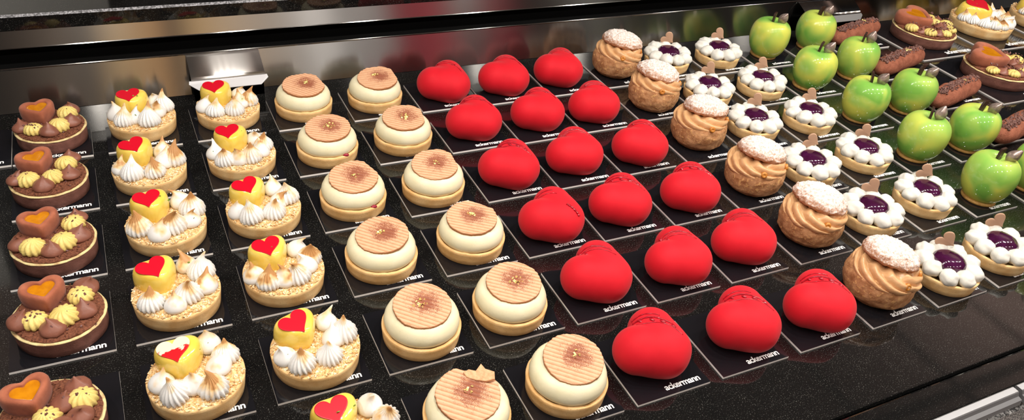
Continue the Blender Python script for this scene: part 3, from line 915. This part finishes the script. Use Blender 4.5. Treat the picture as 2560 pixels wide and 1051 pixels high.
PAT_L.append(dict(h=(-6, 9), k=[('r', -34, 4), ('r', -32, -9), ('r', -26, -21), ('r', -16, -29), ('r', -3, -33), ('r', 10, -31), ('r', 22, -25), ('r', 31, -14), ('r', 35, -1), ('s', 25, 4), ('s', 32, 13), ('s', 22, 20), ('s', 12, 30)]))
PAT_C = [
 dict(h=(-10, 17), k=[('c', -32, -7), ('v', -20, -11), ('c', -5, -25), ('v', 6, -13), ('c', 23, -9), ('v', 20, 13), ('c', 25, 26)]),
 dict(h=(-10, 16), k=[('c', -31, -7), ('v', -18, -17), ('c', -1, -25), ('v', 11, -15), ('c', 25, -6), ('v', 21, 16), ('c', 25, 27)]),
 dict(h=(-14, 15), k=[('c', -30, -14), ('v', -2, -9), ('c', 8, -22), ('c', 22, -14), ('v', 25, 4), ('c', 11, 6), ('c', 22, 21)]),
]
PAT_C.append(dict(h=(-8, 12), k=[('v', -33, -5), ('c', -25, -13), ('v', -18, -23), ('c', -8, -27), ('v', 3, -30), ('c', 12, -20), ('v', 22, -22), ('c', 25, -8), ('v', 33, -6), ('c', 17, -9), ('v', 22, 4), ('c', 32, 7), ('v', 27, 17), ('c', 17, 27)]))
def choc_tart(x, y, label, group, pat=0, seed=0, rot=0, scale=1.0, zs=1.0, hs=1.0, ks=1.0):
    t = thing('chocolate_tart', label, 'tart', (x, y, CT), rot, group)
    if scale != 1.0: t.scale = (scale, scale, zs)
    p = PAT_C[pat]
    obj('tart_shell', SHELL_C[seed % 2], t, rot=(0, 0, seed))
    obj('butter_rim', RIM_C[seed % 2], t, rot=(0, 0, seed * 2.1))
    obj('cocoa_crumble', CRUMB[seed % 2], t, rot=(0, 0, seed * 1.7))
    hx, hy = p['h']
    h = obj('chocolate_heart', CHOC_HEART[seed % 2], t, (hx * mm, hy * mm, .0215), (.10, -.03, .24 + .12 * math.sin(seed * 1.9)), (hs, hs, 1.0))
    obj('orange_jelly', JELLY_HEART, h)
    place_kisses(t, p['k'], .0220, seed + 7, ks)
    r = random.Random(seed)
    pts = []
    for k, a, b in p['k']:
        for _ in range(7 if k == 'v' else 3):
            aa = r.uniform(0, 6.28); q = r.uniform(.1, .75) * .010
            top = (.0128 if k == 'v' else .0108) - 62 * q * q
            pts.append((a * mm + q * math.cos(aa), b * mm + q * math.sin(aa), .0225 + top))
    for _ in range(26): pts.append((r.uniform(-.02, .024), r.uniform(-.03, .012) , .0232))
    obj('cocoa_nibs', chips_mesh('cocoa_nibs', pts, (.0014, .0026), M['nib'], seed), t, kind='stuff')
    return t

def cream_tart(x, y, label, group, disc=0, seed=0, jam=False, flake=False):
    t = thing('vanilla_cream_tart', label, 'tart', (x, y, CT), 0, group)
    obj('tart_shell', SHELL_M[seed % 2], t, rot=(0, 0, seed))
    obj('cream_dome', DOME[seed % 2], t, rot=(0, 0, seed * 1.3))
    r = random.Random(seed + 9)
    d = obj('chestnut_disc', DISC[disc], t, (r.uniform(-.002, .003), r.uniform(-.002, .002) - .001, .0382), (.10 + r.uniform(-.03, .04), r.uniform(-.04, .05), -.58 + r.uniform(-.15, .15)))
    obj('gold_leaf', GOLD[seed % 3], d, (r.uniform(-.003, .003), r.uniform(.0, .005), .0042), (0, 0, r.uniform(0, 3)))
    if jam:
        V, F = blob_vf((.015, -.0362, .0172), (.0042, .0022, .0024))
        o = obj('jam_spot', mesh_from('jam_spot', V, F, M['jam']), t)
    if flake:
        P = [(-13, -2), (-9, 2), (-2, 2), (1, 10), (6, 6), (15, 5), (17, -2), (10, -6), (0, -7), (-9, -6)]
        rings = [[(x * mm * k, y * mm * k, z) for x, y in P] for k, z in ((.96, 0), (1, .0006), (1, .0028), (.95, .0034))]
        obj('broken_disc_flake', rings_mesh('broken_disc_flake', rings, M['chestnut_plain'], smooth=False), d, (.003, .0225, .0045), (.22, -.10, 0))
    return t

def heart_cake_at(x, y, label, group, driz, seed):
    t = thing('red_heart_cake', label, 'cake', (x, y, CT), math.radians(29) + random.Random(seed).uniform(-.10, .10), group)
    obj('heart_mousse', HEART, t)
    for nm, me in DRIZ[driz]: obj(nm, me, t)
    return t

def choux(x, y, label, group, seed, dark=False):
    t = thing('choux_bun', label, 'cream puff', (x, y, CT), 0, group)
    r = random.Random(seed)
    obj('bun_base', BUN[seed % 3], t, rot=(0, 0, seed * 2), scale=(1, 1, 1.09))
    obj('praline_swirl', SWIRL[seed % 2], t, rot=(.03, .06, seed * 1.1))
    obj('choux_lid', LID[seed % 3], t, (.007 + r.uniform(-.002, .002), .005 + r.uniform(-.002, .002), .0480), (-.04 + r.uniform(-.05, .05), .20 + r.uniform(-.05, .05), r.uniform(-.4, .4)), (1.09, 1.09, 1.05))
    for a in ((-1.9 + r.uniform(-.2, .2)), (-.55 + r.uniform(-.2, .2))):
        obj('hazelnut', HAZEL, t, (.0375 * math.cos(a), .0375 * math.sin(a), .0425), (PI / 2 - .35, 0, a + PI / 2), (.9, .9, .9))
    return t

def berry_tart(x, y, label, group, seed):
    t = thing('berry_tart', label, 'tart', (x, y, CT), 0, group)
    r = random.Random(seed)
    obj('tart_shell', SHELL_B[seed % 2], t, rot=(0, 0, seed))
    n = 9; a0 = r.uniform(0, .6)
    for i in range(n):
        a = a0 + 2 * PI * i / n
        rr = .0300 + r.uniform(-.0008, .0008); s = r.uniform(.94, 1.06)
        obj('whipped_cream_dollop', r.choice(BLOB), t, (rr * math.cos(a), rr * math.sin(a), .0228 + r.uniform(-.0008, .001)), (0, r.uniform(-.3, .3), a + PI / 2 + r.uniform(-.3, .3)), (s, s, s))
    obj('berry_jelly', JELLY, t, (0, 0, .0190))
    obj('chocolate_plaque', STAND_HEART, t, (.0145 + r.uniform(-.002, .002), .0220 + r.uniform(-.002, .002), .0395), (.16 + r.uniform(-.08, .08), -1.12 + r.uniform(-.14, .14), math.radians(-40) + r.uniform(-.15, .15)), (1.25, 1.1, 1.25))
    return t

def apple(x, y, label, group, seed, leafdir=0):
    t = thing('apple_cake', label, 'cake', (x, y, CT), 0, group)
    r = random.Random(seed)
    obj('biscuit_base', APPLE_BASE, t, (r.uniform(-.004, -.001), r.uniform(-.002, .002), 0))
    obj('apple_body', APPLE[seed % 3], t, rot=(0, 0, seed * 1.7))
    obj('stem', STEM, t, (-.002, .001, .0685), (r.uniform(-.15, .15), r.uniform(-.15, .1), .5 + r.uniform(-.6, .6)))
    obj('leaf', LEAF, t, (.003, -.0085, .0680), (r.uniform(-.1, .12), .34 + r.uniform(-.22, .22), -1.1 + r.uniform(-.35, .35)), (1.25, 1.2, 1.22))
    return t

def eclair(x, y, label, group, seed):
    t = thing('chocolate_eclair', label, 'eclair', (x, y, CT), math.radians(13), group); t.scale = (1, .90, .85)
    obj('eclair_body', ECLAIR[seed % 2], t)
    obj('cocoa_crumb_strip', STRIP[seed % 2], t)
    obj('gold_leaf', GOLD[seed % 3], t, (.018, -.002, .0435))
    return t

for k in POS:                       # bases rest on the card, not on the shelf
    dy = -.0045 if k[0] in 'CLM' else -.0065 if k[0] == 'H' else -.003
    POS[k] = [(x, y + dy) for x, y in POS[k]]
def row(i): return ROWN[i]

# chocolate tarts
for i, (x, y) in enumerate(POS['C']):
    choc_tart(x, y, 'chocolate tart with orange jelly heart, leftmost column, ' + row(i), 'chocolate tarts with orange jelly hearts', [1, 0, 1, 0, 2][i], i)
cards_for('C', 'leftmost-column chocolate tart', 5, 'cards under chocolate tarts')
card(-.0325, .3112, 'bare black square card at the left photo edge beside the rearmost chocolate tart', 'cards under chocolate tarts')

# lemon meringue tarts
for key, nm in (('L1', 'left lemon column'), ('L2', 'right lemon column')):
    for i, (x, y) in enumerate(POS[key]):
        if key == 'L1' and i == 4: lab = 'lemon meringue tart with half-white heart plaque, left lemon column, ' + row(i)
        elif key == 'L2' and i == 5: lab = 'lemon meringue tart cut by the bottom photo edge, right lemon column'
        else: lab = 'lemon meringue tart with red heart plaque, ' + nm + ', ' + row(i)
        pat = {'L1': [3, 0, 1, 1, 3], 'L2': [0, 2, 0, 2, 0, 1]}[key][i]
        lemon_tart(x, y, lab, 'lemon meringue tarts', pat, i + (10 if key == 'L2' else 0), half=(key == 'L1' and i == 4), rot=random.Random(i + ord(key[1])).uniform(-.15, .12))
cards_for('L1', 'left-column lemon tart', 5, 'cards under lemon tarts')
cards_for('L2', 'right-column lemon tart', 6, 'cards under lemon tarts')

# vanilla cream tarts
for key, nm in (('M1', 'left cream column'), ('M2', 'right cream column')):
    for i, (x, y) in enumerate(POS[key]):
        jam = key == 'M1' and i in (1, 2)
        broken = key == 'M1' and i == 5
        lab = ('cream tart with broken chestnut disc, ' if broken else 'cream tart with red jam spot, ' if jam else 'vanilla cream tart with ridged chestnut disc, ') + nm + ', ' + row(i)
        disc = {'M1': [2, 0, 2, 0, 0, 4], 'M2': [3, 3, 3, 1, 0, 0]}[key][i]
        cream_tart(x, y, lab, 'vanilla cream tarts', disc, i + (6 if key == 'M2' else 0), jam, broken)
cards_for('M1', 'left-column cream tart', 6, 'cards under cream tarts')
cards_for('M2', 'right-column cream tart', 6, 'cards under cream tarts')

# red hearts
for key, nm in (('H1', 'left heart column'), ('H2', 'middle heart column'), ('H3', 'right heart column')):
    for i, (x, y) in enumerate(POS[key]):
        d = {'H1': [0, 0, 1, 3, 2, 1], 'H2': [0, 0, 2, 1, 2, 1], 'H3': [2, 0, 0, 1, 2, 1]}[key][i]
        heart_cake_at(x, y, 'red heart mousse cake with glaze drizzle, ' + nm + ', ' + row(i), 'red heart mousse cakes', d, i * 3 + ord(key[1]))
    cards_for(key, {'H1': 'left-column', 'H2': 'middle-column', 'H3': 'right-column'}[key] + ' red heart', 6, 'cards under red hearts')

# choux buns
for i, (x, y) in enumerate(POS['X']):
    choux(x, y, 'sugar-dusted choux bun with praline cream, ' + row(i), 'choux buns with praline cream', i)
cards_for('X', 'choux bun', 6, 'cards under choux buns')

# berry tarts
for key, nm in (('B1', 'left berry column'), ('B2', 'right berry column')):
    for i, (x, y) in enumerate(POS[key]):
        berry_tart(x, y, 'purple berry tart with whipped cream ring, ' + nm + ', ' + row(i), 'berry tarts with whipped cream', i + (6 if key == 'B2' else 0))
cards_for('B1', 'left-column berry tart', 6, 'cards under berry tarts')
cards_for('B2', 'right-column berry tart', 6, 'cards under berry tarts')

# apples
for key, nm in (('A1', 'left apple column'), ('A2', 'right apple column')):
    for i, (x, y) in enumerate(POS[key]):
        apple(x, y, 'glossy green apple-shaped cake, ' + nm + ', ' + row(i), 'apple-shaped cakes', i + (6 if key == 'A2' else 0))
cards_for('A1', 'left-column apple cake', 6, 'cards under apple cakes')
cards_for('A2', 'right-column apple cake', 5, 'cards under apple cakes')

# eclairs
for i, (x, y) in enumerate([(1.570, .378), (1.550, .243), (1.553, .114), (1.560, -.012)]):
    eclair(x, y, 'cocoa-dusted chocolate eclair with gold leaf, ' + row(i), 'chocolate eclairs', i)
    card(1.487, [.331, .2105, .0900, -.030][i], 'long black card under the chocolate eclair, ' + row(i), 'cards under eclairs', mesh=CARD_LONG)

# the larger tarts at the far right
choc_tart(1.7423, .3490, 'large chocolate tart beside the eclairs, nearest the steel panel', 'large chocolate tarts', 3, 30, 0, 1.56, 1.2, 1.32, .70)
choc_tart(1.7400, .1640, 'large chocolate tart at right photo edge, in front of another large chocolate tart', 'large chocolate tarts', 3, 31, .25, 1.56, 1.2, 1.32, .70)
lemon_tart(1.9383, .3560, 'large lemon meringue tart at the top right, behind the large chocolate tarts', 'large lemon tarts', 4, 32, False, 0, 1.55, 1.25, .72, 1.2)
lemon_tart(2.1420, .3500, 'large lemon meringue tart cut by the upper right corner of the photo', 'large lemon tarts', 4, 33, False, 0, 1.55, 1.25, .72, 1.2)
for cx, cy, lab in ((1.652, .2595, 'large black card under the rear large chocolate tart'), (1.653, .0745, 'large black card under the front large chocolate tart'),
                    (1.850, .2595, 'large black card under the left large lemon tart'), (2.052, .2595, 'large black card under the right large lemon tart')):
    card(cx, cy, lab, 'cards under large tarts', mesh=CARD_BIG)

# ------------------------------------------------------------------ the display case
X0, X1 = -.60, 3.2
sh = obj('granite_shelf', box_mesh('granite_shelf', (X0, -.3745, -.03), (X1, .4475, 0), M['granite'], .0012))
tag(sh, 'black speckled granite display shelf under all the cakes', 'shelf')
tr = obj('front_sill', extrude_yz('front_sill', [(-.3785, -.03), (-.3785, -.0006), (-.3800, 0), (-.4120, 0), (-.4135, -.0008), (-.4135, -.03)], X0, X1, M['granite_dark']))
tag(tr, 'dark polished sill strip along the front of the granite shelf', 'sill')
gap = obj('joint_backing', box_mesh('joint_backing', (X0, -.379, -.032), (X1, -.374, -.008), M['void']))
tag(gap, 'thin black joint between the granite shelf and the front sill', 'joint')

def rail(x0, x1):
    return extrude_yz('chrome_rail', [(-.4140, -.012), (-.4140, .0010), (-.4150, .0018), (-.4215, .0018), (-.4225, .0010), (-.4245, -.0030), (-.4290, -.0042), (-.4300, -.0085), (-.4300, -.0110), (-.4140, -.0110)], x0, x1, M['rail'])
ra = obj('chrome_rail', rail(X0, 1.010)); tag(ra, 'chrome rail along the front sill, left of the joint', 'rail', 'chrome front rails')
rb = obj('chrome_rail', rail(1.016, X1)); tag(rb, 'chrome rail piece right of the joint, at the lower right corner', 'rail', 'chrome front rails')
def bracket():
    t = thing('glass_clamp', 'chrome clamp joining the front rails at the lower right corner', 'clamp', (1.030, -.418, 0))
    obj('clamp_body', box_mesh('clamp_body', (-.006, -.016, -.014), (.034, -.006, .0045), M['chrome'], .0015), t)
    obj('clamp_plate', box_mesh('clamp_plate', (.010, -.020, .0010), (.016, .004, .0075), M['chrome'], .001), t)
    return t
bracket()

# steel panel at the back, with a folded top edge
bp = obj('steel_back_panel', extrude_yz('steel_back_panel', [(.4475, 0), (.4670, .0540), (.4670, .0554), (.4680, .0563), (.4696, .0560), (.4700, .0548), (.4508, 0)], X0, X1, M['steel']))
tag(bp, 'brushed steel upright panel along the back of the shelf', 'panel')
vt = obj('vent_slot', extrude_yz('vent_slot', [(.4735, -.03), (.4735, .020), (.515, .020), (.515, -.03)], X0, X1, M['void']))
tag(vt, 'black air slot behind the steel panel', 'vent')
ul = thing('upper_ledge', 'dark granite upper ledge with a steel strip, at the top left', 'ledge', (0, .497, .03))
obj('steel_strip', extrude_yz('steel_strip', [(0, .040), (-.0004, .0412), (.0004, .0422), (.0083, .0630), (.0125, .0630), (.006, .040)], X0, X1, M['steel']), ul)
obj('granite_slab', extrude_yz('granite_slab', [(.0083, .0632), (.0083, .0822), (.0107, .0848), (.9, .0848), (.9, .0632)], X0, X1, M['granite_dark']), ul)
ce = obj('cut_edge', extrude_yz('cut_edge', [(.0081, .0822), (.0107, .0850), (.0119, .0850), (.0091, .0822)], X0, X1, M['chip']), ul)
ce['label'] = 'sparkling pale cut edge of the granite'
obj('support_wall', extrude_yz('support_wall', [(.02, -.06), (.02, .063), (.9, .063), (.9, -.06)], X0, X1, M['void']), ul)

def price_holder(x0, x1, label, sm, yb=.4655, yf=.4245, zt=.0540):
    t = thing('price_holder', label, 'holder', ((x0 + x1) / 2, yf, 0), 0, 'steel price holders')
    w = (x1 - x0) / 2
    pts = []
    n = 10
    for i in range(n + 1):
        u = i / n
        pts.append(((yb - yf) * (1 - u) ** 1.6 + 0, zt + (.033 - zt) * u))
    th = .0008
    prof = pts + [(y + th, z + th) for y, z in reversed(pts)]
    obj('back_plate', extrude_yz('back_plate', prof, -w, w, sm, True), t)
    # folded lip with clipped front corners
    V = [(-w - .003, .0005, .0330), (w + .003, .0005, .0330), (w + .004, -.0035, .0300), (w - .008, -.0125, .0240), (-w + .008, -.0125, .0240), (-w - .004, -.0035, .0300)]
    V2 = [(x, y + .0006, z - .0012) for x, y, z in V]
    n = 6
    F = [tuple(range(n)), tuple(range(2 * n - 1, n - 1, -1))] + [(i, (i + 1) % n, n + (i + 1) % n, n + i) for i in range(n)]
    obj('front_lip', mesh_from('front_lip', V + V2, F, M['alu'] if sm is M['steel_light'] else M['alu_dark'], False), t)
    obj('foot', box_mesh('foot', (-w + .002, .002, 0), (w - .002, .0032, .0325), M['steel'], .0003), t)
    return t
price_holder(.287, .390, 'empty steel price holder behind the right lemon column, against the back panel', M['steel_light'])
price_holder(1.478, 1.632, 'empty steel price holder behind the apple cakes and eclairs, at the upper right', M['steel_dark'], yf=.4300)

# ------------------------------------------------------------------ the shop around it
fl = obj('floor', box_mesh('floor', (-4, -4, -.95), (8, 6, -.90), M['terrazzo'])); fl['kind'] = 'structure'
ct = obj('counter_base', box_mesh('counter_base', (X0, -.4265, -.90), (X1, .515, -.032), M['terrazzo']))
tag(ct, 'speckled grey counter front below the chrome rail', 'counter')

M['ceiling'] = None
def ceiling_mat():
    m, nt, b = node_mat('ceiling_tiles')
    N, L = nt.nodes, nt.links
    tc = N.new('ShaderNodeTexCoord'); mp = N.new('ShaderNodeMapping'); L.new(tc.outputs['Object'], mp.inputs['Vector'])
    mp.inputs['Location'].default_value = (-3.45 / .607, .1, 0); mp.inputs['Scale'].default_value = (1 / .607, 1 / .607, 1)
    br = N.new('ShaderNodeTexBrick'); br.offset = 0; br.inputs['Scale'].default_value = 1
    br.inputs['Brick Width'].default_value = 1; br.inputs['Row Height'].default_value = 1; br.inputs['Mortar Size'].default_value = .045
    br.inputs['Color1'].default_value = (.42, .30, .26, 1); br.inputs['Color2'].default_value = (.40, .29, .25, 1); br.inputs['Mortar'].default_value = (.08, .06, .05, 1)
    L.new(mp.outputs[0], br.inputs['Vector']); L.new(br.outputs['Color'], b.inputs['Base Color'])
    b.inputs['Roughness'].default_value = .8
    return m
ce = obj('ceiling', box_mesh('ceiling', (-4, -4, 2.0), (8, 6, 2.05), ceiling_mat())); ce['kind'] = 'structure'
wb = obj('wall_back', box_mesh('wall_back', (-.40, 2.6, -.9), (8, 2.7, 2.0), mat('dark_wall', (.03, .028, .027), None, 1, .7))); wb['kind'] = 'structure'
gw = mat('grey_wall', (.55, .54, .50), None, 1, .7)
wl = obj('wall_left', box_mesh('wall_left', (-4, 2.6, -.9), (-.40, 2.7, 2.0), gw)); wl['kind'] = 'structure'
lo = obj('pale_reflector', box_mesh('pale_reflector', (-.40, 2.56, -.9), (.20, 2.62, 1.25), gw)); lo['kind'] = 'structure'  # unseen pale block added so the upper ledge reflects grey

# unseen wall added on the customers' side, banded to streak the brushed steel
def streak_bands_mat():
    m, nt, b = node_mat('streak_bands')
    N, L = nt.nodes, nt.links
    tc = N.new('ShaderNodeTexCoord'); sp = N.new('ShaderNodeSeparateXYZ'); L.new(tc.outputs['Object'], sp.inputs[0])
    mr = N.new('ShaderNodeMapRange'); mr.inputs['From Min'].default_value = -3; mr.inputs['From Max'].default_value = 7
    L.new(sp.outputs['X'], mr.inputs['Value'])
    r = N.new('ShaderNodeValToRGB'); r.color_ramp.interpolation = 'LINEAR'; e = r.color_ramp.elements
    stops = [(-3, (.03, .022, .02)), (-.75, (.10, .07, .055)), (-.45, (.02, .015, .012)), (-.1, (.22, .17, .13)), (.05, (.05, .035, .025)), (.2, (.70, .46, .18)), (.42, (.80, .46, .20)), (.52, (.10, .07, .05)),
             (.68, (.85, .58, .28)), (1.0, (.70, .58, .46)), (1.3, (.62, .60, .58)), (1.38, (1, 1, 1)), (1.5, (1, 1, 1)), (1.58, (.50, .50, .50)), (1.85, (.42, .40, .40)), (2.0, (.32, .03, .05)), (2.25, (.5, .02, .05)),
             (2.5, (.05, .02, .02)), (2.75, (.40, .02, .045)), (3.0, (.03, .02, .02)), (3.7, (.13, .11, .09)), (4.0, (.03, .025, .025)), (4.8, (.06, .05, .04)), (5.4, (.02, .02, .02)), (7, (.08, .07, .045))]
    e[0].position = 0; e[0].color = (*stops[0][1], 1); e[1].position = 1; e[1].color = (*stops[-1][1], 1)
    for x, c in stops[1:-1]:
        k = e.new((x + 3) / 10); k.color = (*c, 1)
    L.new(mr.outputs[0], r.inputs['Fac']); L.new(r.outputs['Color'], b.inputs['Base Color']); b.inputs['Roughness'].default_value = .7
    return m
wf = obj('streak_wall', box_mesh('streak_wall', (-4, -3.6, -.9), (8, -3.5, 2.0), streak_bands_mat())); wf['kind'] = 'structure'

# ------------------------------------------------------------------ light
def area(name, loc, size, power, col, rot=(0, 0, 0), shape='DISK', sy=None, spread=PI):
    l = bpy.data.lights.new(name, 'AREA'); l.shape = shape; l.size = size
    if sy: l.size_y = sy
    l.energy = power; l.color = col; l.spread = spread
    o = bpy.data.objects.new(name, l); COL.objects.link(o); o.location = loc; o.rotation_euler = rot
    return o
WARM = (1.0, .94, .86)
for i in range(8):
    area('case_spotlight', (-.25 + .38 * i, -.16, 1.05), .045, 5.0, WARM)
for i in range(5):
    area('front_fill_spot', (-.6 + .8 * i, -1.5, 1.7), .09, 6, (1, .95, .88), (math.radians(35), 0, 0))  # added lamps, fill on the cake fronts and counter front
area('streak_wall_fill', (1.2, -2.0, 1.7), 3.0, 60, (1, .94, .88), (math.radians(-62), 0, 0), 'RECTANGLE', .4)  # added lamp that brightens the banded wall for the steel
area('ceiling_fill', (4.2, 1.0, 1.2), .8, 20, (1, .90, .84), (PI, 0, 0))  # added lamp facing up, brightens the ceiling mirrored in the granite
area('grey_wall_fill', (-1.0, 1.7, 1.5), .6, 36, (1, .96, .9), (math.radians(70), 0, 0))  # added lamp, brightens the grey wall and block mirrored in the granite

w = bpy.data.worlds.new('shop_ambient'); scene.world = w; w.use_nodes = True
w.node_tree.nodes['Background'].inputs['Color'].default_value = (.85, .82, .80, 1)
w.node_tree.nodes['Background'].inputs['Strength'].default_value = .11

# ------------------------------------------------------------------ camera
cam = bpy.data.cameras.new('camera'); co = bpy.data.objects.new('camera', cam); COL.objects.link(co)
cam.sensor_width = 36; cam.lens = 1988.1 / 2560 * 36; cam.clip_start = .01
R = Matrix(((0.89571889, -0.43039271, 0.11157866), (0.17281393, 0.56822556, 0.80452163), (-0.40966209, -0.70134287, 0.58334822)))
co.matrix_world = Matrix.Translation((0.19980344, -0.67775348, 0.60106099)) @ R.transposed().to_4x4()
scene.camera = co

scene.view_settings.view_transform = 'Standard'
scene.view_settings.look = 'None'
scene.view_settings.exposure = -.22
scene.cycles.max_bounces = 6
scene.cycles.use_denoising = True
